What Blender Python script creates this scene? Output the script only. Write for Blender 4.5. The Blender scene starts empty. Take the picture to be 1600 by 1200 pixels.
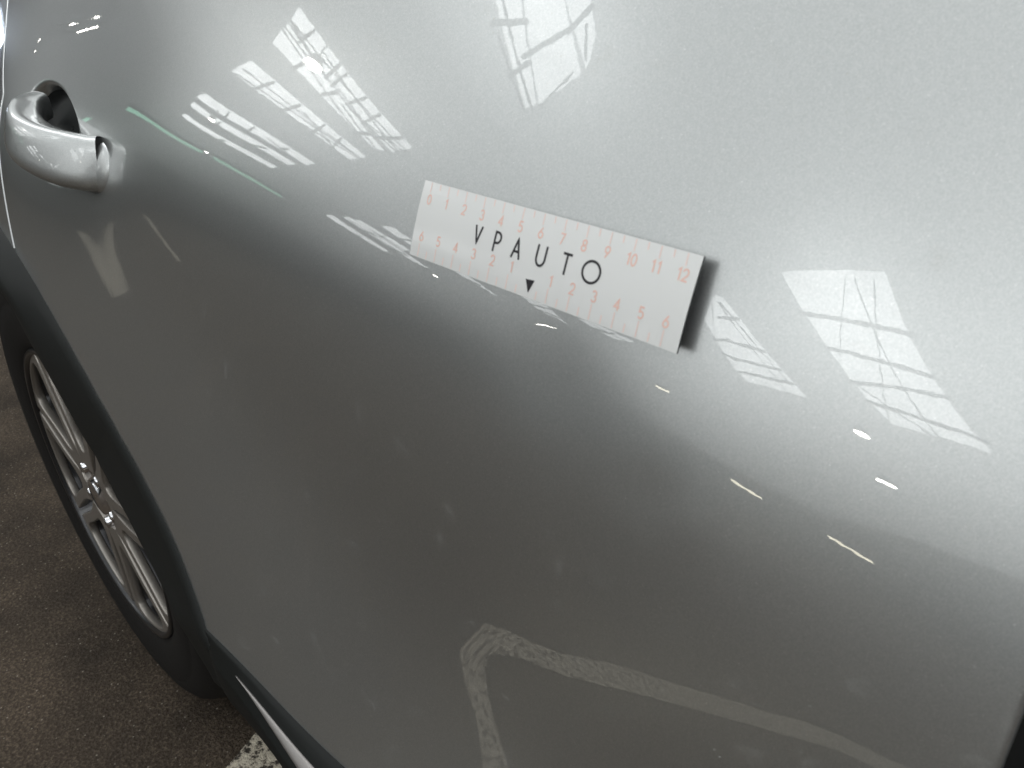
import bpy, math, random
import numpy as np
from mathutils import Vector, Matrix
random.seed(4); rng = np.random.default_rng(4)
S = bpy.context.scene; COL = S.collection; R = np.radians

# ------------------------------------------------------------ camera, world, exposure
cam = bpy.data.cameras.new('camera'); co = bpy.data.objects.new('camera', cam); COL.objects.link(co); S.camera = co
CAM = np.array([0.23461, -0.19162, 0.89438])
def rot(ax, a):
    return Matrix.Rotation(a, 3, ax)
co.matrix_world = Matrix.Translation(Vector(CAM)) @ (rot('Z', R(45.2056)) @ rot('X', R(90 - 28.6258)) @ rot('Z', R(-2.7201))).to_4x4()
cam.sensor_width = 36; cam.lens = 27.914; cam.clip_start = .01; cam.clip_end = 300
cam.dof.use_dof = True; cam.dof.focus_distance = .60; cam.dof.aperture_fstop = 20
w = bpy.data.worlds.new('World'); S.world = w; w.use_nodes = True
w.node_tree.nodes['Background'].inputs[0].default_value = (.9, .95, 1, 1)
w.node_tree.nodes['Background'].inputs[1].default_value = .07
S.view_settings.view_transform = 'Standard'; S.view_settings.look = 'None'
S.view_settings.exposure = 0.0; S.view_settings.gamma = 1
S.cycles.max_bounces = 8; S.cycles.caustics_reflective = False; S.cycles.caustics_refractive = False
SKY = 4.3

# ------------------------------------------------------------ materials
def mat(name, col, rough=.5, metal=0, coat=0, bump=None, spec=.5):
    m = bpy.data.materials.new(name); m.use_nodes = True; nt = m.node_tree; b = nt.nodes['Principled BSDF']
    b.inputs['Base Color'].default_value = (*col, 1); b.inputs['Roughness'].default_value = rough
    b.inputs['Metallic'].default_value = metal; b.inputs['Coat Weight'].default_value = coat
    b.inputs['Coat Roughness'].default_value = .02; b.inputs['Specular IOR Level'].default_value = spec
    if bump:
        bu, _ = bumpn(nt, *bump); nt.links.new(bu.outputs[0], b.inputs['Normal'])
    return m
def coords(nt):
    for n in nt.nodes:
        if n.type == 'TEX_COORD': return n
    return nt.nodes.new('ShaderNodeTexCoord')
def noise(nt, scale, detail=2, rough=.5):
    n = nt.nodes.new('ShaderNodeTexNoise'); n.inputs['Scale'].default_value = scale; n.inputs['Detail'].default_value = detail
    n.inputs['Roughness'].default_value = rough
    nt.links.new(coords(nt).outputs['Object'], n.inputs['Vector']); return n
def ramp(nt, src, stops):
    r = nt.nodes.new('ShaderNodeValToRGB'); e = r.color_ramp.elements
    while len(e) < len(stops): e.new(.5)
    for k, (p, c) in zip(e, stops):
        k.position = p; k.color = (*c, 1) if len(c) == 3 else c
    nt.links.new(src, r.inputs[0]); return r
def bumpn(nt, scale, strength, dist, detail=2):
    n = noise(nt, scale, detail); b = nt.nodes.new('ShaderNodeBump')
    b.inputs['Strength'].default_value = strength; b.inputs['Distance'].default_value = dist
    nt.links.new(n.outputs[0], b.inputs['Height']); return b, n
def mixc(nt, fac, a, b):
    m = nt.nodes.new('ShaderNodeMix'); m.data_type = 'RGBA'
    nt.links.new(fac, m.inputs[0])
    for i, v in ((6, a), (7, b)):
        if isinstance(v, tuple): m.inputs[i].default_value = (*v, 1)
        else: nt.links.new(v, m.inputs[i])
    return m

# silver metallic car paint: flake base under a clear coat, with a little dust
paint = mat('silver_metallic_paint', (.56, .565, .56), .30, 1.0, 1)
nt = paint.node_tree; B = nt.nodes['Principled BSDF']
B.inputs['Coat Roughness'].default_value = .004; B.inputs['Coat IOR'].default_value = 1.68
fl = nt.nodes.new('ShaderNodeTexVoronoi'); fl.inputs['Scale'].default_value = 2200
nt.links.new(coords(nt).outputs['Object'], fl.inputs['Vector'])
bw = nt.nodes.new('ShaderNodeRGBToBW'); nt.links.new(fl.outputs['Color'], bw.inputs[0])
flr = ramp(nt, bw.outputs[0], [(0, (.45,.462,.46)), (.6, (.51,.522,.52)), (.93, (.56,.565,.56)), (1, (.72, .725, .72))])
n1 = noise(nt, 60, 4, .7); d1 = ramp(nt, n1.outputs[0], [(.60, (0, 0, 0)), (.86, (.35, .35, .35))])
dv = nt.nodes.new('ShaderNodeTexVoronoi'); dv.inputs['Scale'].default_value = 170; dv.inputs['Randomness'].default_value = 1
nt.links.new(coords(nt).outputs['Object'], dv.inputs['Vector'])
ds = ramp(nt, dv.outputs['Distance'], [(.05, (.9, .9, .9)), (.10, (0, 0, 0))])
addd = nt.nodes.new('ShaderNodeMath'); addd.operation = 'MAXIMUM'
nt.links.new(d1.outputs[0], addd.inputs[0])
n3 = noise(nt, 9, 2); msk = ramp(nt, n3.outputs[0], [(.52, (0, 0, 0)), (.68, (1, 1, 1))])
mul = nt.nodes.new('ShaderNodeMath'); mul.operation = 'MULTIPLY'
nt.links.new(ds.outputs[0], mul.inputs[0]); nt.links.new(msk.outputs[0], mul.inputs[1]); nt.links.new(mul.outputs[0], addd.inputs[1])
fm = nt.nodes.new('ShaderNodeMath'); fm.operation = 'MULTIPLY'; fm.inputs[1].default_value = .6; nt.links.new(addd.outputs[0], fm.inputs[0])
mx = mixc(nt, fm.outputs[0], flr.outputs[0], (.40, .38, .34)); nt.links.new(mx.outputs[2], B.inputs['Base Color'])
mm = nt.nodes.new('ShaderNodeMath'); mm.operation = 'SUBTRACT'; mm.inputs[0].default_value = .90
nt.links.new(fm.outputs[0], mm.inputs[1]); nt.links.new(mm.outputs[0], B.inputs['Metallic'])
fb, _ = bumpn(nt, 1800, .04, .0002, 0); nt.links.new(fb.outputs[0], B.inputs['Normal'])
pe, _ = bumpn(nt, 300, .013, .0003, 1); nt.links.new(pe.outputs[0], B.inputs['Coat Normal'])

hpaint = paint.copy(); hpaint.name = 'silver_handle_paint'
hpaint.node_tree.nodes['Principled BSDF'].inputs['Roughness'].default_value = .40
plastic = mat('black_grained_plastic', (.008, .009, .0085), .58, bump=(1500, .25, .0003), spec=.25)
cupm = mat('dark_grey_plastic', (.018, .020, .020), .5, spec=.3)
rubber = mat('black_rubber', (.010, .010, .010), .6)
tyrem = mat('tyre_rubber', (.009, .008, .0075), .7, bump=(90, .3, .001, 4), spec=.25)
alloy = mat('machined_alloy', (.36, .33, .30), .38, .75)
pocket = mat('dark_painted_alloy', (.035, .034, .036), .3, .6, .4)
chrome = mat('bright_chrome', (.85, .85, .88), .08, 1)
disc = mat('brake_disc_steel', (.16, .15, .145), .4, 1)
dark = mat('dark_underbody', (.006, .006, .006), .9)
insert = mat('satin_silver_trim', (.30, .28, .27), .42, .5, bump=(1200, .2, .0002))
glass = mat('dark_glass', (.01, .01, .012), .02)
white = mat('white_magnet_vinyl', (.74, .74, .73), .30, 0, .5)
nt = white.node_tree; b_, _ = bumpn(nt, 160, .06, .0006, 3); nt.links.new(b_.outputs[0], nt.nodes['Principled BSDF'].inputs['Coat Normal'])
nt.nodes['Principled BSDF'].inputs['Coat Roughness'].default_value = .09; nt.nodes['Principled BSDF'].inputs['Coat Weight'].default_value = 1
backm = mat('black_magnet_back', (.012, .013, .016), .6)
inkb = mat('black_print', (.016, .014, .018), .35)
inkr = mat('salmon_print', (.84, .55, .47), .35)
inkr2 = mat('pale_salmon_print', (.84, .66, .61), .35)
concrete = mat('hall_paint', (.22, .22, .21), .8, bump=(3, .2, .02))
roofm = mat('roof_sheeting', (.40, .41, .41), .7)

asph = mat('asphalt', (.06, .05, .045), .8, spec=.2)
nt = asph.node_tree; B = nt.nodes['Principled BSDF']
na = noise(nt, 260, 6, .72); ra = ramp(nt, na.outputs[0], [(.32, (.023, .017, .012)), (.52, (.060, .046, .034)), (.74, (.155, .125, .097))])
nb = noise(nt, 6, 4, .6); rb = ramp(nt, nb.outputs[0], [(.32, (.50, .49, .48)), (.68, (1.25, 1.22, 1.18))])
ml = nt.nodes.new('ShaderNodeMix'); ml.data_type = 'RGBA'; ml.blend_type = 'MULTIPLY'; ml.inputs[0].default_value = 1
nt.links.new(ra.outputs[0], ml.inputs[6]); nt.links.new(rb.outputs[0], ml.inputs[7])
vo = nt.nodes.new('ShaderNodeTexVoronoi'); vo.inputs['Scale'].default_value = 95; nt.links.new(coords(nt).outputs['Object'], vo.inputs['Vector'])
vs = ramp(nt, vo.outputs['Distance'], [(.06, (.8, .8, .8)), (.13, (0, 0, 0))])
m2 = mixc(nt, vs.outputs[0], ml.outputs[2], (.30, .27, .23)); nt.links.new(m2.outputs[2], B.inputs['Base Color'])
bu = nt.nodes.new('ShaderNodeBump'); bu.inputs['Strength'].default_value = .8; bu.inputs['Distance'].default_value = .004
n5 = noise(nt, 260, 5, .6); nt.links.new(n5.outputs[0], bu.inputs['Height']); nt.links.new(bu.outputs[0], B.inputs['Normal'])

line = mat('worn_white_road_paint', (.6, .55, .47), .8)
nt = line.node_tree; B = nt.nodes['Principled BSDF']
n6 = noise(nt, 95, 5, .7); r6 = ramp(nt, n6.outputs[0], [(.43, (.05, .04, .03)), (.50, (.55, .485, .385)), (.70, (.78, .71, .58))]); nt.links.new(r6.outputs[0], B.inputs['Base Color'])
bu = nt.nodes.new('ShaderNodeBump'); bu.inputs['Strength'].default_value = 1; bu.inputs['Distance'].default_value = .005
nt.links.new(n6.outputs[0], bu.inputs['Height']); nt.links.new(bu.outputs[0], B.inputs['Normal'])

def emit(name, col, s, mottled=0):
    m = bpy.data.materials.new(name); m.use_nodes = True; nt = m.node_tree; nt.nodes.clear()
    o = nt.nodes.new('ShaderNodeOutputMaterial'); e = nt.nodes.new('ShaderNodeEmission')
    e.inputs[0].default_value = (*col, 1); e.inputs[1].default_value = s; nt.links.new(e.outputs[0], o.inputs[0])
    if mottled:
        n = noise(nt, 1.6, 4, .65); r = ramp(nt, n.outputs[0], [(.3, tuple(c * (1 - mottled) for c in col)), (.7, col)]); nt.links.new(r.outputs[0], e.inputs[0])
    return m
skym = emit('daylit_rooflight', (.97, 1, 1), SKY, .3)
lampm = emit('lit_hall_lamp', (1, .97, .88), 30)
tubem = emit('lit_tube', (1, .93, .72), 9)
winm = emit('lit_window', (.75, .85, 1), 14)
greenm = emit('lit_green_tube', (.45, 1, .72), 1.4)

# ------------------------------------------------------------ helpers
def link(name, verts, faces, m, parent=None, smooth=True):
    me = bpy.data.meshes.new(name); me.from_pydata([tuple(map(float, v)) for v in verts], [], [tuple(map(int, f)) for f in faces])
    me.update()
    if smooth: me.shade_smooth()
    me.materials.append(m)
    o = bpy.data.objects.new(name, me); COL.objects.link(o)
    if parent: o.parent = parent
    return o
def grid(name, P, m, parent=None, keep=None, flip=False, wrap=False):
    """P: (nu,nv,3)"""
    nu, nv = P.shape[:2]; idx = np.arange(nu * nv).reshape(nu, nv)
    if wrap: idx = np.vstack([idx, idx[:1]])
    q = np.stack([idx[:-1, :-1], idx[1:, :-1], idx[1:, 1:], idx[:-1, 1:]], -1).reshape(-1, 4)
    if flip: q = q[:, ::-1]
    if keep is not None: q = q[keep.reshape(nu * nv)[q].any(1)]
    return link(name, P.reshape(-1, 3), q.tolist(), m, parent)
def thing(name, label, cat, loc=(0, 0, 0)):
    o = bpy.data.objects.new(name, None); COL.objects.link(o); o.location = loc; o['label'] = label; o['category'] = cat; return o
def box(name, lo, hi, m, parent=None):
    x0, y0, z0 = lo; x1, y1, z1 = hi
    v = [(x0, y0, z0), (x1, y0, z0), (x1, y1, z0), (x0, y1, z0), (x0, y0, z1), (x1, y0, z1), (x1, y1, z1), (x0, y1, z1)]
    f = [(0, 3, 2, 1), (4, 5, 6, 7), (0, 1, 5, 4), (1, 2, 6, 5), (2, 3, 7, 6), (3, 0, 4, 7)]
    return link(name, v, f, m, parent, smooth=False)
def prism(name, poly, z0, z1, m, parent=None):
    n = len(poly); v = [(x, y, z0) for x, y in poly] + [(x, y, z1) for x, y in poly]
    f = [tuple(range(n))[::-1], tuple(range(n, 2 * n))] + [(i, (i + 1) % n, n + (i + 1) % n, n + i) for i in range(n)]
    return link(name, v, f, m, parent, smooth=False)

# ------------------------------------------------------------ the car's side as a surface y = D(x, z)
def sp(t): return np.logaddexp(0, t)
def sstep(t): t = np.clip(t, 0, 1); return t * t * (3 - 2 * t)
def tab(xs, ys):
    xx = np.linspace(-1.2, .8, 401); yy = np.interp(xx, xs, ys); k = np.hanning(41); k /= k.sum()
    yy = np.convolve(np.pad(yy, 20, mode='edge'), k, 'valid'); return lambda x: np.interp(x, xx, yy)
ZC = tab([-.6, -.3, -.11, .1, .2, .4], [.772, .765, .733, .687, .622, .550])
WC = tab([-.6, -.3, 0, .1, .25], [.014, .020, .048, .056, .068])
ZV = tab([-.6, -.31, 0, .2, .4], [.9, .73, .56, .5, .48])
FA = tab([-.6, -.30, -.14, .4], np.tan(R(np.array([12.5, 13, 16.5, 16.5]))))            # flare of the lower door
WX, WZ, WR, GZ = -.661, .349, .279, .07     # wheel centre and radius, ground level
HX, HZ = -.484, .783                                   # centre of the handle recess
DENTS = ((.041, .738, .0012, .021), (.093, .706, .0003, .009), (.110, .699, -.0002, .008))
def D0(x, z):
    zc, wc = ZC(x), WC(x); s = z - zc; th, tl = np.tan(R(22)), np.tan(R(4.5))
    y = tl * s + (th - tl) * wc * sp(s / wc) + .45 * np.where(s > 0, s, 0) ** 2
    return y - FA(x) * .032 * sp((ZV(x) - z) / .032) + .10 * x ** 2
def D(x, z, recess=True):
    x, z = np.broadcast_arrays(np.asarray(x, float), np.asarray(z, float))
    y = D0(x, z); r = np.hypot(x - WX, z - WZ); th = np.arctan2(z - WZ, x - WX)
    for dx, dz, am, sg_ in DENTS:
        y = y + am * np.exp(-((x - dx) ** 2 + (z - dz) ** 2) / (2 * sg_ ** 2))
    if recess:
        q = np.sqrt(((x - HX) / .060) ** 2 + ((z - HZ + .18 * (x - HX)) / .030) ** 2)
        y = y + .019 * sstep((1.1 - q) / .45)
    return y
def surf(x, z, off=0.): return np.stack([x, D(x, z) - off, z], -1)

# ------------------------------------------------------------ ground and markings
gx = np.concatenate([np.linspace(-60, -2, 30), np.linspace(-1.9, .6, 60), np.linspace(.8, 40, 20)])
gy = np.concatenate([np.linspace(-60, -2, 30), np.linspace(-1.9, .6, 60), np.linspace(.8, 40, 20)])
GX, GY = np.meshgrid(gx, gy, indexing='ij')
g = grid('asphalt_ground', np.stack([GX, GY, GZ + 0 * GX], -1), asph); g['kind'] = 'structure'
def stroke(name, pts, wid, z=.004):
    p = np.array(pts, float); t = np.gradient(p, axis=0); t /= np.linalg.norm(t, axis=1)[:, None]; nrm = np.stack([-t[:, 1], t[:, 0]], 1)
    wv = np.broadcast_to(np.asarray(wid, float), (len(p),))[:, None] / 2
    L, Rr = p + nrm * wv, p - nrm * wv
    P = np.zeros((len(p), 2, 3)); P[:, 0, :2] = Rr; P[:, 1, :2] = L; P[..., 2] = GZ + z
    o = grid(name, P, line); o['kind'] = 'structure'; return o
def strip(name, A, Bq, z):
    P = np.zeros((len(A), 2, 3)); P[:, 0, :2] = A; P[:, 1, :2] = Bq; P[..., 2] = GZ + z
    o = grid(name, P, line); o['kind'] = 'structure'; return o
stroke('painted_line', [(-.46,-.746),(-.42,-.750),(-.375,-.754),(-.325,-.768),(-.28,-.788),(-.245,-.815),(-.205,-.85),(-.16,-.892),(-.095,-.947),(-.025,-1.005),(.23,-1.225),(.68,-1.68)], [.03,.045,.05,.058,.066,.075,.085,.09,.09,.086,.085,.085])
stroke('painted_line', [(-.455,.09),(-.432,.055),(-.405,.0),(-.38,-.05)], [.04,.07,.085,.085])
stroke('painted_line', [(-16.5,-7.65),(-13,-6.15),(-7.4,-3.74),(-5.6,-2.98)], [.13,.09,.055,.045])

# ------------------------------------------------------------ roof with rooflights, far wall, lamps (seen as reflections in the paint), plus added fill panels
roof = box('hall_roof', (-42, -62, 5.06), (22, 14, 5.25), roofm); roof['kind'] = 'structure'
def rooflight(poly, bars=3, cross=True):
    s = prism('rooflight', poly, 5.0, 5.05, skym, roof)
    p = np.array(poly, float)
    if len(p) != 4: return
    for k in range(bars):
        t = (k + 1) / (bars + 1) + random.uniform(-.05, .05)
        a = p[0] + (p[3] - p[0]) * (t + random.uniform(-.04, .04)); b = p[1] + (p[2] - p[1]) * (t + random.uniform(-.04, .04))
        d = (b - a) / np.linalg.norm(b - a); n = np.array([-d[1], d[0]]) * .024
        a = a - d * .1; b = b + d * .1
        prism('glazing_bar', [a + n, a - n, b - n, b + n], 4.93, 4.99, plastic, s)
    for k in range(bars):                              # thin dark strips under the glass, standing in for branch shadows
        e0, e1 = random.sample(range(4), 2); a = p[e0] + (p[(e0 + 1) % 4] - p[e0]) * random.random(); b = p[e1] + (p[(e1 + 1) % 4] - p[e1]) * random.random()
        L_ = np.linalg.norm(b - a)
        if L_ < .3: continue
        d = (b - a) / L_; n = np.array([-d[1], d[0]]) * .010
        prism('branch_shadow_strip', [a + n, a - n, b - n, b + n], 4.90, 4.92, plastic, s)
    return s
sheets = {}
for x, wx in [(x, 3.6) for x in np.arange(-40.8, -19.3, 3.6)] + [(x, 1.8) for x in np.arange(-19.2, 11.3, 1.8)]:   # glowing fill sheets added between the rooflights, dimmed with distance to grade the paint
    for y in np.arange(-57.4, 5, 5.2):
        k_ = round(float(np.interp(x, [-40, -17, -5], [.12, .23, 1.03]) * np.interp(y, [-57, -32, -16], [.45, .7, 1])), 2)
        if k_ not in sheets: sheets[k_] = emit('roof_fill_glow', (.96, 1, 1), k_, .12)
        box('roof_fill_sheet', (x + .003, y + .003, 5.052), (x + wx - .003, y + 5.197, 5.059), sheets[k_], roof)
def end_window(y0, y1, z0, z1):
    o = thing('window', 'small bluish lit window mirrored in the paint above the door handle at the picture edge', 'window', (-42, (y0 + y1) / 2, z0))
    for nm, lo, hi, m in (('pane', (-41.97, y0, z0), (-41.95, y1, z1), winm), ('sill', (-41.99, y0 - .1, z0 - .12), (-41.85, y1 + .1, z0 - .02), plastic), ('frame', (-41.99, (y0 + y1) / 2 - .03, z0), (-41.93, (y0 + y1) / 2 + .03, z1), plastic)):
        p = box(nm, lo, hi, m, o); p.matrix_parent_inverse = Matrix.Translation((42, -(y0 + y1) / 2, -z0))
def lamp(x, y, s, label):
    th = [k * math.pi / 6 for k in range(12)]
    o = thing('hall_lamp', label, 'lamp', (x, y, 4.6)); o['group'] = 'hall lamps under the roof'
    def disk(name, r0, r1, z0, z1, m):
        v = [(r0 * math.cos(t), r0 * math.sin(t), z0) for t in th] + [(r1 * math.cos(t), r1 * math.sin(t), z1) for t in th]
        link(name, v, [tuple(range(12))[::-1], tuple(range(12, 24))] + [(i, (i + 1) % 12, 12 + (i + 1) % 12, 12 + i) for i in range(12)], m, o, smooth=False)
    disk('lens', s, s, 0, .03, lampm); disk('housing', s * 1.05, s * .5, .035, .2, plastic); disk('stem', .015, .015, .2, .45, plastic)
def wall_tube(a, b, m, label, h=.045):
    a, b = np.array(a), np.array(b); o = thing('tube_light', label, 'tube light', tuple((a + b) / 2)); o['group'] = 'tube lights across the hall'
    c = (a + b) / 2; d = (b - a); n = np.cross(d, (0, 0, 1)); n /= np.linalg.norm(n); n *= h; u = np.array((0, 0, h))
    def bx(name, k, off, m):
        v = [p - c + s1 * n * k + s2 * u * k + off for p in (a, b) for s1, s2 in ((-1, -1), (1, -1), (1, 1), (-1, 1))]
        link(name, v, [(0, 1, 2, 3), (7, 6, 5, 4)] + [(i, i + 4, (i + 1) % 4 + 4, (i + 1) % 4) for i in range(4)], m, o, smooth=False)
    bx('lit_tube', 1, np.zeros(3), m); bx('housing', 1.2, np.array((0, 0, 2.4 * h)), plastic)
rooflight([(-8.904, -4.624), (-7.941, -4.124), (-8.201, -7.734), (-8.494, -7.727)], 3)
rooflight([(-7.896, -4.108), (-7.527, -3.861), (-7.188, -7.301), (-7.964, -7.7)], 6)
rooflight([(-11.352, -5.636), (-10.253, -5.242), (-9.271, -8.332), (-10.082, -8.715)], 4)
rooflight([(-14.998, -6.944), (-14.163, -6.764), (-12.554, -9.747), (-13.218, -10.05)], 3)
rooflight([(-16.385, -7.506), (-15.777, -7.313), (-14.061, -10.301), (-14.667, -10.55)], 2)
rooflight([(-18.446, -8.319), (-17.884, -8.192), (-16.062, -11.21), (-16.679, -11.476)], 1)
rooflight([(-3.722, -3.192), (-3.432, -3.161), (-3.919, -5.164), (-4.081, -5.275)], 2)
rooflight([(-3.363, -3.152), (-3.016, -3.108), (-3.136, -4.445), (-3.857, -5.133)], 1)
rooflight([(-2.99, -3.105), (-2.745, -3.072), (-2.817, -3.846), (-3.019, -4.323)], 1)
rooflight([(0.852, -7.749), (2.349, -6.551), (5.181, -11.747), (4.411, -12.93)], 4)
rooflight([(-0.698, -9.859), (-0.45, -9.775), (2.727, -14.162), (0.742, -15.387)], 4)
rooflight([(-1.016, -11.532), (-0.723, -9.956), (0.703, -15.231), (0.107, -14.287)], 2)
rooflight([(-18.786, -16.506), (-17.823, -15.916), (-17.392, -19.317), (-18.045, -19.793)], 1)
rooflight([(-16.581, -15.406), (-15.763, -14.946), (-15.283, -19.507), (-15.864, -19.306)], 2)
rooflight([(-15.539, -15.094), (-15.119, -14.836), (-14.339, -16.976), (-15.099, -17.543)], 1)
rooflight([(-13.599, -14.458), (-12.855, -14.04), (-12.53, -15.621), (-13.325, -16.108)], 1)
rooflight([(-12.936, -17.053), (-12.2, -17.451), (-12.263, -20.585), (-12.672, -19.31)], 2)
rooflight([(-10.504, -19.753), (-9.997, -20.148), (-12.16, -26.65), (-11.906, -24.84)], 2)
rooflight([(-10.056, -22.722), (-8.453, -20.721), (-5.61, -18.697), (-8.358, -21.877)], 1)
rooflight([(-11.20,-.6),(-9.78,-.6),(-9.78,.5),(-11.20,.5)], 1)  # this overhead row is unseen, added as fill light
rooflight([(-9.70,-.6),(-8.28,-.6),(-8.28,.5),(-9.70,.5)], 1)
rooflight([(-8.20,-.6),(-6.78,-.6),(-6.78,.5),(-8.20,.5)], 1)
rooflight([(-6.70,-.6),(-5.28,-.6),(-5.28,.5),(-6.70,.5)], 1)
rooflight([(-5.20,-.6),(-3.78,-.6),(-3.78,.5),(-5.20,.5)], 1)
rooflight([(-3.70,-.6),(-2.28,-.6),(-2.28,.5),(-3.70,.5)], 1)
rooflight([(-2.20,-.6),(-0.78,-.6),(-0.78,.5),(-2.20,.5)], 1)
rooflight([(-0.70,-.6),(0.72,-.6),(0.72,.5),(-0.70,.5)], 1)
rooflight([(0.80,-.6),(2.22,-.6),(2.22,.5),(0.80,.5)], 1)
rooflight([(2.30,-.6),(3.72,-.6),(3.72,.5),(2.30,.5)], 1)
rooflight([(3.80,-.6),(5.22,-.6),(5.22,.5),(3.80,.5)], 1)
rooflight([(5.30,-.6),(6.72,-.6),(6.72,.5),(5.30,.5)], 1)
rooflight([(6.80,-.6),(8.22,-.6),(8.22,.5),(6.80,.5)], 1)
rooflight([(8.30,-.6),(9.72,-.6),(9.72,.5),(8.30,.5)], 1)
rooflight([(4.2,-8),(5.5,-8),(5.5,-3.2),(4.2,-3.2)], 3)  # last three panels are unseen too, added to brighten the upper door
rooflight([(6.2,-8),(7.5,-8),(7.5,-3.2),(6.2,-3.2)], 3)
rooflight([(8.2,-8),(9.5,-8),(9.5,-3.2),(8.2,-3.2)], 3)
lamp(4.07, -13.817, 0.17, 'upper of two white lamps mirrored in the door right of the ruler')
lamp(5.961, -18.878, 0.24, 'lower of two white lamps mirrored in the door right of the ruler')
lamp(-13.246, -28.08, 0.2, 'small white lamp mirrored just below the arrow on the ruler')
lamp(-14.528, -19.045, 0.12, 'tiny lamp mirrored under the left end of the ruler')
lamp(-7.452, -4.638, 0.17, 'bright lamp mirrored inside the tall rooflight streak left of the top')
lamp(-14.367, -7.496, 0.12, 'small lamp mirrored among the thin rooflight streaks beside the handle')
lamp(-17.605, -2.794, 0.016, 'lower of two tiny lamps mirrored in the paint above the door handle')
lamp(-17.048, -2.528, 0.016, 'upper of two tiny lamps mirrored in the paint above the door handle')
lamp(-19.434, -10.741, 0.08, 'tiny lamp mirrored between the two green streaks')
wall_tube((0.57, -20.0, 1.656), (1.958, -20.0, 1.582), tubem, 'pale yellow tube light mirrored as the middle dash below the ruler')
wall_tube((4.409, -20.0, 1.547), (5.507, -20.0, 1.469), tubem, 'pale yellow tube light mirrored as the lowest dash at lower right')
wall_tube((-4.205, -20.0, 4.013), (-3.243, -20.0, 4.105), tubem, 'short pale tube light mirrored as the faint dash under the right end of the ruler')
wall_tube((-23.333, -6.866, 4.5), (-19.476, -10.608, 4.5), greenm, 'green tube light mirrored as the streak nearer the door handle', .06)
wall_tube((-19.059, -10.947, 4.5), (-18.896, -14.024, 4.5), greenm, 'green tube light mirrored as the streak nearer the ruler', .06)
end_window(1.14, 3.09, 4.35, 4.98)
wl = box('hall_wall', (-42, -62.2, -.1), (22, -62, 5.25), concrete); wl['kind'] = 'structure'
wl = box('hall_wall', (-42.2, -62.2, -.1), (-42, 14, 5.25), concrete); wl['kind'] = 'structure'

# ------------------------------------------------------------ the car
car = thing('car', 'silver grey car with black wheel arch and sill trim, seen close along its rear door', 'car', (WX, 0, 0))
def P_(o):                                             # parts are modelled in world space
    if o.parent == car: o.matrix_parent_inverse = Matrix.Translation((-WX, 0, 0)); return o
def part(name, *a, **k): return P_(link(name, *a, **k))

ZS = tab([-0.9, -0.1709, -0.1433, -0.1166, -0.0917, -0.068, 0.05, 0.8], [0.4943, 0.4943, 0.4894, 0.4837, 0.4773, 0.47, 0.464, 0.464])     # lower edge of the door skin
zz = np.concatenate([np.linspace(.35, .72, 124), np.linspace(.723, .85, 86), np.linspace(.853, 1.04, 64)])
RO = lambda th: np.interp(th, ROT, ROR)
RI = lambda th: np.interp(th, ROT, RIR)
ROT = np.radians(np.arange(0, 185, 6.)); ROR = np.array([0.5097, 0.5079, 0.5004, 0.4827, 0.4553, 0.4254, 0.4002, 0.3818, 0.3688, 0.3596, 0.3539, 0.351, 0.3503, 0.3507, 0.3513, 0.3516, 0.3517, 0.3517, 0.3517, 0.3517, 0.3517, 0.3517, 0.3517, 0.3517, 0.3517, 0.3517, 0.3517, 0.3517, 0.3517, 0.3517, 0.3517]); RIR = np.array([0.4703, 0.4659, 0.4509, 0.42, 0.3631, 0.3223, 0.2968, 0.2883, 0.2899, 0.2953, 0.3008, 0.3187, 0.3208, 0.3216, 0.3218, 0.3218, 0.3218, 0.3218, 0.3218, 0.3218, 0.3218, 0.3218, 0.3218, 0.3218, 0.3218, 0.3218, 0.3218, 0.3218, 0.3218, 0.3218, 0.3218])
XL = lambda z: np.polyval([1.5907, -0.5751, -0.5828], np.clip(z, .67, .80) - .73) - 1.6 * np.maximum(z - .80, 0)
XR = lambda z: .2265 - .012 * (z - .69)
def skin(name, xl, xr, ns, parent, zmin=0, edge=(0, 0)):
    n = len(zz); P = np.zeros((n, len(ns), 3)); Zg = np.repeat(zz[:, None], len(ns), 1)
    Z0 = Zg.copy()
    for _ in range(4):                                 # rows follow the lower edge, columns follow the shut lines
        L_, R_ = xl(Zg), xr(Zg); X = L_ + (R_ - L_) * ns[None]
        zlow = ZS(X); Zg = zlow - .006 + (Z0 - zz[0]) * (1.04 - zlow + .006) / (1.04 - zz[0])
    L_, R_ = xl(Zg), xr(Zg)
    P[..., 0] = X; P[..., 2] = Zg; P[..., 1] = D(X, Zg)
    for side, on in zip((0, 1), edge):                 # edges rolled inwards at the shut lines
        if on:
            dd = (X - L_) if side == 0 else (R_ - X)
            P[..., 1] += np.where(dd < .0022, .0022 - np.sqrt(np.maximum(0, .0022 ** 2 - (.0022 - dd) ** 2)), 0)
    r = np.hypot(P[..., 0] - WX, P[..., 2] - WZ); ro = RO(np.arctan2(P[..., 2] - WZ, P[..., 0] - WX))
    keep = (r > ro - .015) & ~((P[..., 0] < WX) & (P[..., 2] < .56)); P[..., 1] += 2 * np.maximum(0, ro - .003 - r)
    return P_(grid(name, P, paint, parent, keep=keep, flip=True))
s1 = np.concatenate([np.linspace(0, .006, 6), np.linspace(.008, .3, 160), np.linspace(.302, .985, 240), np.linspace(.99, 1, 10)])
door = skin('rear_door', XL, XR, s1, car, edge=(1, 1))
skin('quarter_panel', lambda z: 0 * z - .84, lambda z: XL(z) - .0015, np.concatenate([np.linspace(0, .97, 90), np.linspace(.975, 1, 12)]), car, edge=(0, 1))
skin('front_door', lambda z: XR(z) + .0075, lambda z: 0 * z + .95, np.concatenate([np.linspace(0, .01, 12), np.linspace(.02, 1, 60)]), car, edge=(1, 0))
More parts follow.
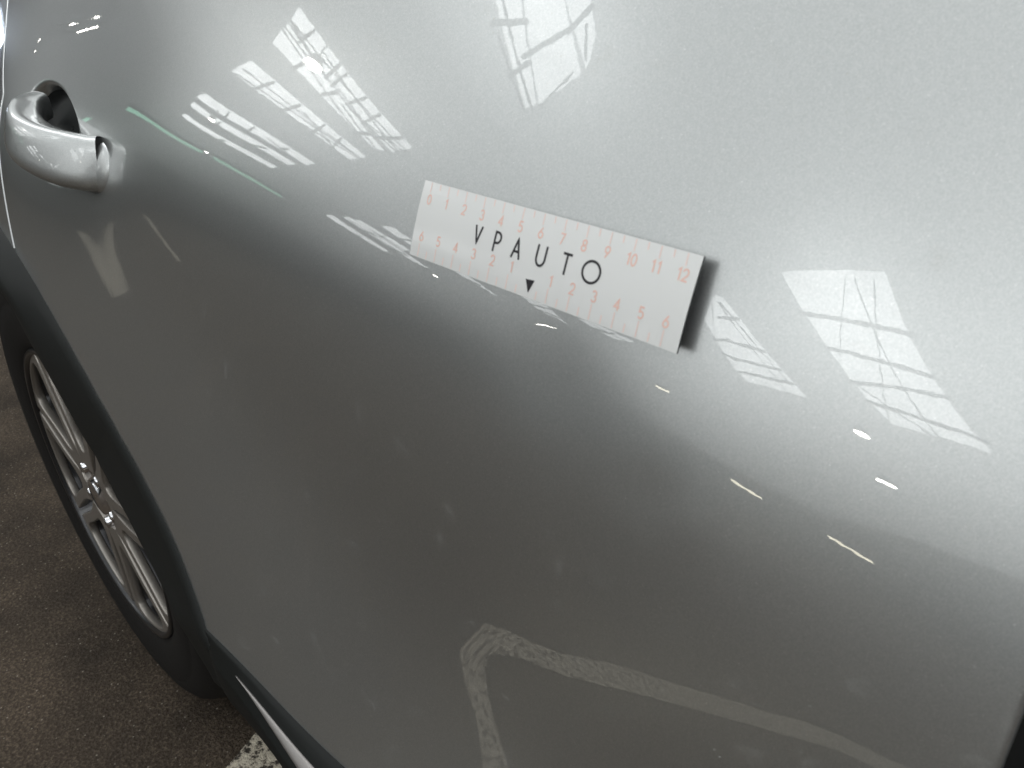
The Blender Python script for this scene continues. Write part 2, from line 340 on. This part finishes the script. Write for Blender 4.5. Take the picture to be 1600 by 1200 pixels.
# dark seals behind the shut lines
for nm, f, wd in (('rear_door_seal', lambda z: XL(z) - .0017, .02), ('front_door_seal', lambda z: XR(z) + .0037, .03)):
    z = np.linspace(.70 if nm[0] == 'r' else .48, 1.03, 60); P = np.stack([surf(f(z) - wd, z, -.016), surf(f(z) + wd, z, -.016)], 1)
    P_(grid(nm, P, rubber, car, flip=True))

# handle: recess lining, grip, end cap
def ell(q, a): return HX + .060 * q * np.cos(a), HZ + .030 * q * np.sin(a) - .18 * .060 * q * np.cos(a)
a = np.linspace(0, 2 * np.pi, 97)[:-1]; q = np.linspace(0.02, .86, 16)
A, Q = np.meshgrid(a, q, indexing='ij'); X, Z = ell(Q, A)
P = surf(X, Z, .0012); handle = P_(grid('door_handle', P, cupm, car, wrap=True))
handle_label = None
def sweep(name, c, ay, az, up, m, parent, n=48, pw=3.6, caps=True):
    """superellipse rings about centreline c (k,3); ay outwards half size, az vertical half size"""
    c = np.asarray(c); k = len(c); t = np.gradient(c, axis=0); t /= np.linalg.norm(t, axis=1)[:, None]
    th = np.linspace(0, 2 * np.pi, n + 1)[:-1]
    cs, sn = np.cos(th), np.sin(th); e = 2 / pw
    u = np.sign(cs) * np.abs(cs) ** e; v = np.sign(sn) * np.abs(sn) ** e
    P = np.zeros((n, k, 3))
    for i in range(k):
        zu = np.array(up, float); zu -= t[i] * (zu @ t[i]); zu /= np.linalg.norm(zu); o = np.cross(zu, t[i])
        P[:, i] = c[i] + np.outer(u, o) * ay[i] + np.outer(v, zu) * az[i]
    ob = grid(name, P, m, parent, wrap=True)
    me = ob.data
    return P_(ob)
k = 40; t = np.linspace(0, 1, k)
hx = -.388 + (-.522 + .388) * t; hz = .7705 + .028 * t - .002 * np.sin(np.pi * t)
base = D(hx, hz, False)
bow = np.sin(np.pi * np.clip(t * .86 + .14 * t ** 2 + .0, 0, 1)) ** .62
hy = base + .004 - .0275 * bow
az = np.interp(t, [0, .15, .5, .85, 1], [.0195, .0200, .0180, .0150, .011]); ay = np.interp(t, [0, .12, .5, .85, 1], [.0135, .0145, .0145, .012, .009])
grip = sweep('grip', np.stack([hx, hy, hz], 1), ay, az, (0, .35, 1), hpaint, handle)
tc = np.linspace(0, 1, 16); cx = -.3850 + .020 * tc; cz = .7685 - .004 * tc
capz = .0185 * np.sqrt(np.maximum(0, 1 - tc ** 2.2)) + .0005; capy = .0085 * np.sqrt(np.maximum(0, 1 - tc ** 2)) + .0003
sweep('end_cap', np.stack([cx, D(cx, cz, False) + .004, cz], 1), capy, capz, (0, .35, 1), hpaint, handle, pw=2.2)
cx2 = np.linspace(-.3885, -.3852, 4); sweep('gasket', np.stack([cx2, D(cx2, .7695 + 0 * cx2, False) + .0035, .7695 + 0 * cx2], 1), [.0124] * 4, [.0202] * 4, (0, .35, 1), rubber, handle)

# wheel arch cladding with rolled inner edge, liner
ang = np.radians(np.linspace(11, 172, 130)); ro = RO(ang); ri = RI(ang); fr = [0, .04, .2, .45, .75, .93, 1, 1.01, .97]
P = np.zeros((len(ang), len(fr) + 1, 3)); lip = -.041
for j, f_ in enumerate(fr):
    r_ = ro + (ri - ro) * f_; x = WX + r_ * np.cos(ang); z = WZ + r_ * np.sin(ang)
    xo = WX + (ro + .002) * np.cos(ang); zo = WZ + (ro + .002) * np.sin(ang); yo = D(xo, np.maximum(zo, ZS(xo)))
    k_ = sstep([0, 0, .35, .8, 1, 1, .96, .8, .0][j]); y_ = (yo - [-.001, .003, .004, .002, 0, 0, 0, 0, 0][j]) * (1 - k_) + np.minimum(lip, yo - .002) * k_
    P[:, j + 1] = np.stack([x, y_, z], -1)
P[:, 0] = P[:, 1] + np.array([0, .012, 0])
P_(grid('wheel_arch_trim', P, plastic, car))
P = np.zeros((60, 2, 3)); a2 = np.linspace(.15, 2.3, 60)
for j, (r_, y_) in enumerate(((.318, -.02), (.318, .3))): P[:, j] = np.stack([WX + r_ * np.cos(a2), y_ + 0 * a2, WZ + r_ * np.sin(a2)], -1)
P_(grid('wheel_arch_liner', P, dark, car))

# sill trim with the satin silver insert
xs = np.linspace(-.212, .9, 120); zs = ZS(xs); ys = D(xs, zs)
fade = .35 * sstep((xs + .212) / .03) + .65 * sstep((xs + .19) / .16)
prof = [(.02, .004), (-.001, .003), (-.004, .001), (-.0075, -.0025), (-.0088, -.0046), (-.0185, -.013), (-.0195, -.0155), (-.019, -.030), (-.012, -.05), (.02, -.09), (.08, -.12), (.3, -.13)]
P = np.zeros((len(xs), len(prof), 3))
for j, (dy, dz) in enumerate(prof): P[:, j] = np.stack([xs, ys + dy * (fade if dy < 0 else 1), zs + dz], -1)
sill = P_(grid('sill_trim', P, plastic, car))
xi = np.concatenate([np.linspace(-.160, -.05, 50), np.linspace(-.04, .9, 50)]); zi = ZS(xi); yi = D(xi, zi)
wi = np.clip((xi + .160) / .11, 0, 1) ** .8; fi = np.interp(xi, xs, fade)
P = np.zeros((len(xi), 6, 3)); a0, a1 = np.array([-.0182, -.0128]), np.array([-.0090, -.0048])
for j, (tt, off) in enumerate(((0, -.0004), (.03, .0010), (.3, .0015), (.7, .0015), (.97, .0010), (1, -.0004))):
    bot = a1[None] + (a0 - a1)[None] * wi[:, None]; pt = bot + (a1 - bot) * tt
    P[:, j] = np.stack([xi, yi + pt[:, 0] * fi - .66 * off, zi + pt[:, 1] + .75 * off], -1)
P_(grid('silver_insert', P, insert, sill, flip=True))

# unseen underbody and inner box, added to block light behind the panels
P_(box('underbody', (-.40, .12, .22), (1.1, 1.5, .45), dark, car))
P_(box('inner_light_block', (-1.15, .16, .74), (.95, 1.5, 1.035), dark, car))
P_(box('side_member', (-.20, .12, .36), (.95, .32, .70), dark, car))

# wheel
wheel = P_(link('wheel', [(0, 0, 0)], [], dark, car)); bpy.data.meshes.remove(wheel.data)
wheel = bpy.data.objects.new('wheel', None); COL.objects.link(wheel); wheel.parent = car; wheel.location = (0, .0, WZ); wheel.scale = (WR / .335,) * 3; wheel.rotation_euler = (0, 0, -.036)
def lathe(name, prof, m, n=120, parent=wheel):
    th = np.linspace(0, 2 * np.pi, n + 1)[:-1]; P = np.zeros((n, len(prof), 3))
    for j, (r_, y_) in enumerate(prof): P[:, j] = np.stack([r_ * np.cos(th), y_ + 0 * th, r_ * np.sin(th)], -1)
    return grid(name, P, m, parent, wrap=True)
tyre = lathe('tyre', [(.218, .012), (.222, .002), (.226, -.002), (.236, -.007), (.262, -.011), (.285, -.010), (.288, -.0085), (.291, -.0095), (.31, -.004), (.323, .004), (.330, .014), (.3345, .026), (.335, .05),
      (.335, .06), (.328, .061), (.328, .068), (.335, .069), (.335, .10), (.328, .101), (.328, .108), (.335, .109), (.335, .15), (.330, .178), (.31, .197), (.22, .19)], tyrem, 160)
for i in range(64):                                   # tread blocks on the shoulder
    a_ = 2 * math.pi * i / 64; c_, s_ = math.cos(a_), math.sin(a_)
rim = lathe('rim', [(.2225, .006), (.2235, -.003), (.2215, -.0055), (.2165, -.005), (.2145, .0), (.211, .02), (.200, .05), (.195, .12), (.205, .19)], pocket)
def filled(name, loops, ext, bev, m, y, parent):
    cu = bpy.data.curves.new(name, 'CURVE'); cu.dimensions = '2D'; cu.fill_mode = 'BOTH'; cu.extrude = ext; cu.bevel_depth = bev; cu.bevel_resolution = 1
    for L in loops:
        s = cu.splines.new('POLY'); s.points.add(len(L) - 1); s.use_cyclic_u = True
        for p_, (x, z) in zip(s.points, L): p_.co = (x, z, 0, 1)
    to = bpy.data.objects.new(name, cu); COL.objects.link(to)
    me = bpy.data.meshes.new_from_object(to.evaluated_get(bpy.context.evaluated_depsgraph_get())); bpy.data.objects.remove(to); bpy.data.curves.remove(cu)
    me.transform(Matrix.Rotation(math.pi / 2, 4, 'X')); me.name = name
    return me
def polar(pts, c): return [(r_ * math.cos(R(c + d_)), r_ * math.sin(R(c + d_))) for r_, d_ in pts]
def rounded(pts, it=3):
    for _ in range(it):
        o = []
        for i in range(len(pts)):
            (x0, y0), (x1, y1) = pts[i], pts[(i + 1) % len(pts)]
            o += [(x0 * .75 + x1 * .25, y0 * .75 + y1 * .25), (x0 * .25 + x1 * .75, y0 * .25 + y1 * .75)]
        pts = o
    return pts
def spoke_loops(c):
    half = [(.056, 25), (.085, 20.5), (.12, 20), (.16, 22), (.20, 23.6), (.214, 23.8)]
    out = [(r_, -d) for r_, d in half] + [(.2185, d) for d in range(-22, 23, 4)] + half[::-1]
    wh = [(.078, 4), (.092, 11), (.125, 14), (.165, 17.5), (.195, 19.3), (.211, 15), (.2135, 5)]
    win = [(r_, -d) for r_, d in wh] + wh[::-1]
    return [polar(out, c), rounded(polar(win, c), 2)]
L0 = spoke_loops(137.0)
face = filled('spoke', L0, .004, .002, alloy, 0, rim); face.materials.append(alloy)
inner = filled('spoke_web', L0, .016, .001, pocket, 0, rim); inner.materials.append(pocket)
for i in range(7):
    o = bpy.data.objects.new('spoke', face); COL.objects.link(o); o.parent = wheel; o.location = (0, .006, 0); o.rotation_euler = (0, R(-360 / 7 * i), 0)
    o2 = bpy.data.objects.new('spoke_web', inner); COL.objects.link(o2); o2.parent = o; o2.location = (0, .0225, 0)
lathe('hub_cap', [(.001, -.004), (.02, -.0038), (.027, -.002), (.030, .004), (.060, .006), (.064, .03)], chrome, 48)
for i in range(5):
    a_ = R(163.5 + 36 + 72 * i); th = np.linspace(0, 2 * np.pi, 13)[:-1]; P = np.zeros((12, 3, 3))
    for j, (r_, y_) in enumerate(((.009, .02), (.0085, -.001), (.001, -.003))): P[:, j] = np.stack([.046 * math.cos(a_) + r_ * np.cos(th), y_ + 0 * th, .046 * math.sin(a_) + r_ * np.sin(th)], -1)
    grid('wheel_bolt', P, chrome, wheel, wrap=True)
lathe('brake_disc', [(.05, .06), (.15, .062), (.152, .08), (.05, .082)], disc, 80)

# ------------------------------------------------------------ magnetic ruler lying on the door
TL, TR, BR, BL = [np.array(v) for v in [(-0.0458, 0.0379, 0.8048), (0.0962, 0.0434, 0.7977), (0.0965, 0.0291, 0.7651), (-0.0464, 0.0248, 0.7732)]]
LEN, HGT = 12.6, 2.83
def rp(u, v, off=0.):                                  # u, v in centimetres from the top left corner
    u = np.asarray(u, float) / LEN; v = np.asarray(v, float) / HGT
    p = (TL[:] * ((1 - u) * (1 - v))[..., None] + TR * (u * (1 - v))[..., None] + BR * (u * v)[..., None] + BL * ((1 - u) * v)[..., None])
    n = np.cross(TR - TL, BL - TL); n /= np.linalg.norm(n); n = n if n[1] < 0 else -n
    bend = .0012 * (4 * u * (1 - u)) * 0 + .0007 * (4 * v * (1 - v))
    return p + n * (bend + off)[..., None] if hasattr(bend, 'shape') else p + n * (bend + off)
ruler = thing('magnetic_ruler', 'white magnetic ruler strip with pink scale and black lettering lying on the silver car door', 'ruler', tuple(TL))
def RP(o): o.matrix_parent_inverse = Matrix.Translation(-Vector(TL)); return o
U, V = np.meshgrid(np.linspace(0, LEN, 64), np.linspace(0, HGT, 16), indexing='ij')
def rcorner(U, V):                                      # slightly rounded corners
    return U, V
def sheet(name, o0, o1, m):
    A = rp(U, V, np.full(U.shape, o0)); Bq = rp(U, V, np.full(U.shape, o1)); nu, nv = U.shape
    idx = np.arange(nu * nv).reshape(nu, nv); N = nu * nv
    f = [(idx[i, j], idx[i, j + 1], idx[i + 1, j + 1], idx[i + 1, j]) for i in range(nu - 1) for j in range(nv - 1)]
    f += [tuple(N + k_ for k_ in q_[::-1]) for q_ in f]
    ring = [*idx[:, 0], *idx[-1, 1:], *idx[-2::-1, -1], *idx[0, -2:0:-1]]
    f += [(ring[i], ring[(i + 1) % len(ring)], N + ring[(i + 1) % len(ring)], N + ring[i]) for i in range(len(ring))]
    o = link(name, np.vstack([A.reshape(-1, 3), Bq.reshape(-1, 3)]), f, m, ruler, smooth=False); return RP(o)
sheet('printed_face', .0, -.00025, white)
sheet('magnet_backing', -.0003, -.0013, backm)
PR = .00008
def ribbon(polys, wid):
    V_, F_ = [], []
    for pts in polys:
        p = np.array(pts, float); p = p[np.r_[True, np.linalg.norm(np.diff(p, axis=0), axis=1) > 1e-6]]; closed = np.allclose(p[0], p[-1])
        p = np.vstack([p[:1]] + [p[i] + (p[i + 1] - p[i]) * np.linspace(0, 1, max(2, int(np.linalg.norm(p[i + 1] - p[i]) / .07) + 1))[1:, None] for i in range(len(p) - 1)])
        d = np.diff(p, axis=0); d /= np.linalg.norm(d, axis=1)[:, None]; n = np.stack([-d[:, 1], d[:, 0]], 1)
        nv = np.zeros_like(p); nv[:-1] += n; nv[1:] += n
        if closed: nv[0] += n[-1]; nv[-1] += n[0]
        nl = np.linalg.norm(nv, axis=1); nv /= nl[:, None]
        cosn = np.ones(len(p)); cosn[:-1] = np.maximum(.5, (nv[:-1] * n).sum(1)); nv /= cosn[:, None]
        a_, b_ = p + nv * wid / 2, p - nv * wid / 2; s = len(V_)
        for q_, r_ in zip(a_, b_): V_ += [q_, r_]
        F_ += [(s + 2 * i, s + 2 * i + 1, s + 2 * i + 3, s + 2 * i + 2) for i in range(len(p) - 1)]
    return np.array(V_), F_
def arc(cx, cy, rx, ry, a0, a1, n=14): return [(cx + rx * math.cos(R(t_)), cy + ry * math.sin(R(t_))) for t_ in np.linspace(a0, a1, n)]
# glyph strokes in a box: x right, y down, height 1
G = {'0': [arc(.29, .5, .25, .46, 0, 360, 24)], '1': [[(.14, .22), (.36, .04), (.36, 1)]],
     '2': [arc(.3, .3, .25, .27, 190, 375, 12) + [(.48, .52), (.05, .96), (.58, .96)]],
     '3': [arc(.28, .27, .22, .23, 200, 450, 12), arc(.28, .72, .25, .24, 270, 520, 12)],
     '4': [[(.42, 1), (.42, .04), (.04, .72), (.6, .72)]], '5': [[(.53, .04), (.14, .04), (.10, .44)] + arc(.28, .68, .26, .28, 232, 505, 14)],
     '6': [[(.44, .03), (.09, .55)] + arc(.3, .7, .26, .27, 205, 565, 22)], '7': [[(.04, .04), (.54, .04), (.2, 1)]],
     '8': [arc(.3, .27, .2, .23, 0, 360, 20), arc(.3, .73, .25, .24, 0, 360, 20)], '9': [[(.16, .97), (.5, .45)] + arc(.3, .3, .25, .27, 25, 385, 22)]}
def put(name, polys, wid, m):
    v, f = ribbon(polys, wid); P = rp(v[:, 0], v[:, 1], np.full(len(v), PR)); return RP(link(name, P, f, m, ruler, smooth=False))
def numeral(s, cu, cv, h=.365):
    x0 = cu - .30 * h * len(s)
    put('numeral', [[(x0 + i * .6 * h + x * h, cv - h / 2 + y * h) for x, y in pl] for i, ch in enumerate(s) for pl in G[ch]], .055, inkr)
for i in range(13): numeral(str(i), .50 + i * .965, .65)
for i in range(6, 0, -1): numeral(str(i), .51 + (6 - i) * .97, 2.02)
for i in range(1, 7): numeral(str(i), 7.23 + (i - 1) * .95, 2.05)
tick = []
for i in range(25): tick.append([(.43 + i * .4855, .03), (.45 + i * .4855, .40 if i % 2 == 0 else .25)])
for i in range(25):
    if i == 12: continue
    tick.append([(.47 + i * .4795, 2.79), (.47 + i * .4795, 2.30 if i % 2 == 0 else 2.52)])
put('tick_marks', tick, .05, inkr2)['kind'] = 'stuff'
LT = {'V': [[(.0, .0), (.24, .86), (.48, .0)]], 'P': [[(.06, 1), (.06, .04)] + [(.2, .04)] + arc(.22, .30, .24, .26, -90, 90, 12) + [(.06, .56)]],
      'A': [[(.0, 1), (.27, .06), (.54, 1)], [(.12, .66), (.42, .66)]], 'U': [[(.05, .0), (.05, .62)] + arc(.33, .62, .28, .34, 180, 0, 14) + [(.61, .0)]],
      'T': [[(.0, .05), (.56, .05)], [(.28, .05), (.28, 1)]], 'O': [arc(.5, .5, .52, .48, 0, 360, 40)]}
hL = .70
for ch, cu, wd in (('V', 3.42, .48), ('P', 4.42, .48), ('A', 5.40, .54), ('U', 6.55, .66), ('T', 7.68, .56), ('O', 8.775, 1.0)):
    put('letter', [[(cu - wd * hL / 2 + x * hL, 1.02 + y * hL) for x, y in pl] for pl in LT[ch]], .085, inkb)
P = rp(np.array([6.115, 6.53, 6.335]), np.array([2.235, 2.20, 2.66]), np.full(3, PR)); RP(link('arrow_mark', P, [(0, 2, 1)], inkb, ruler, smooth=False))
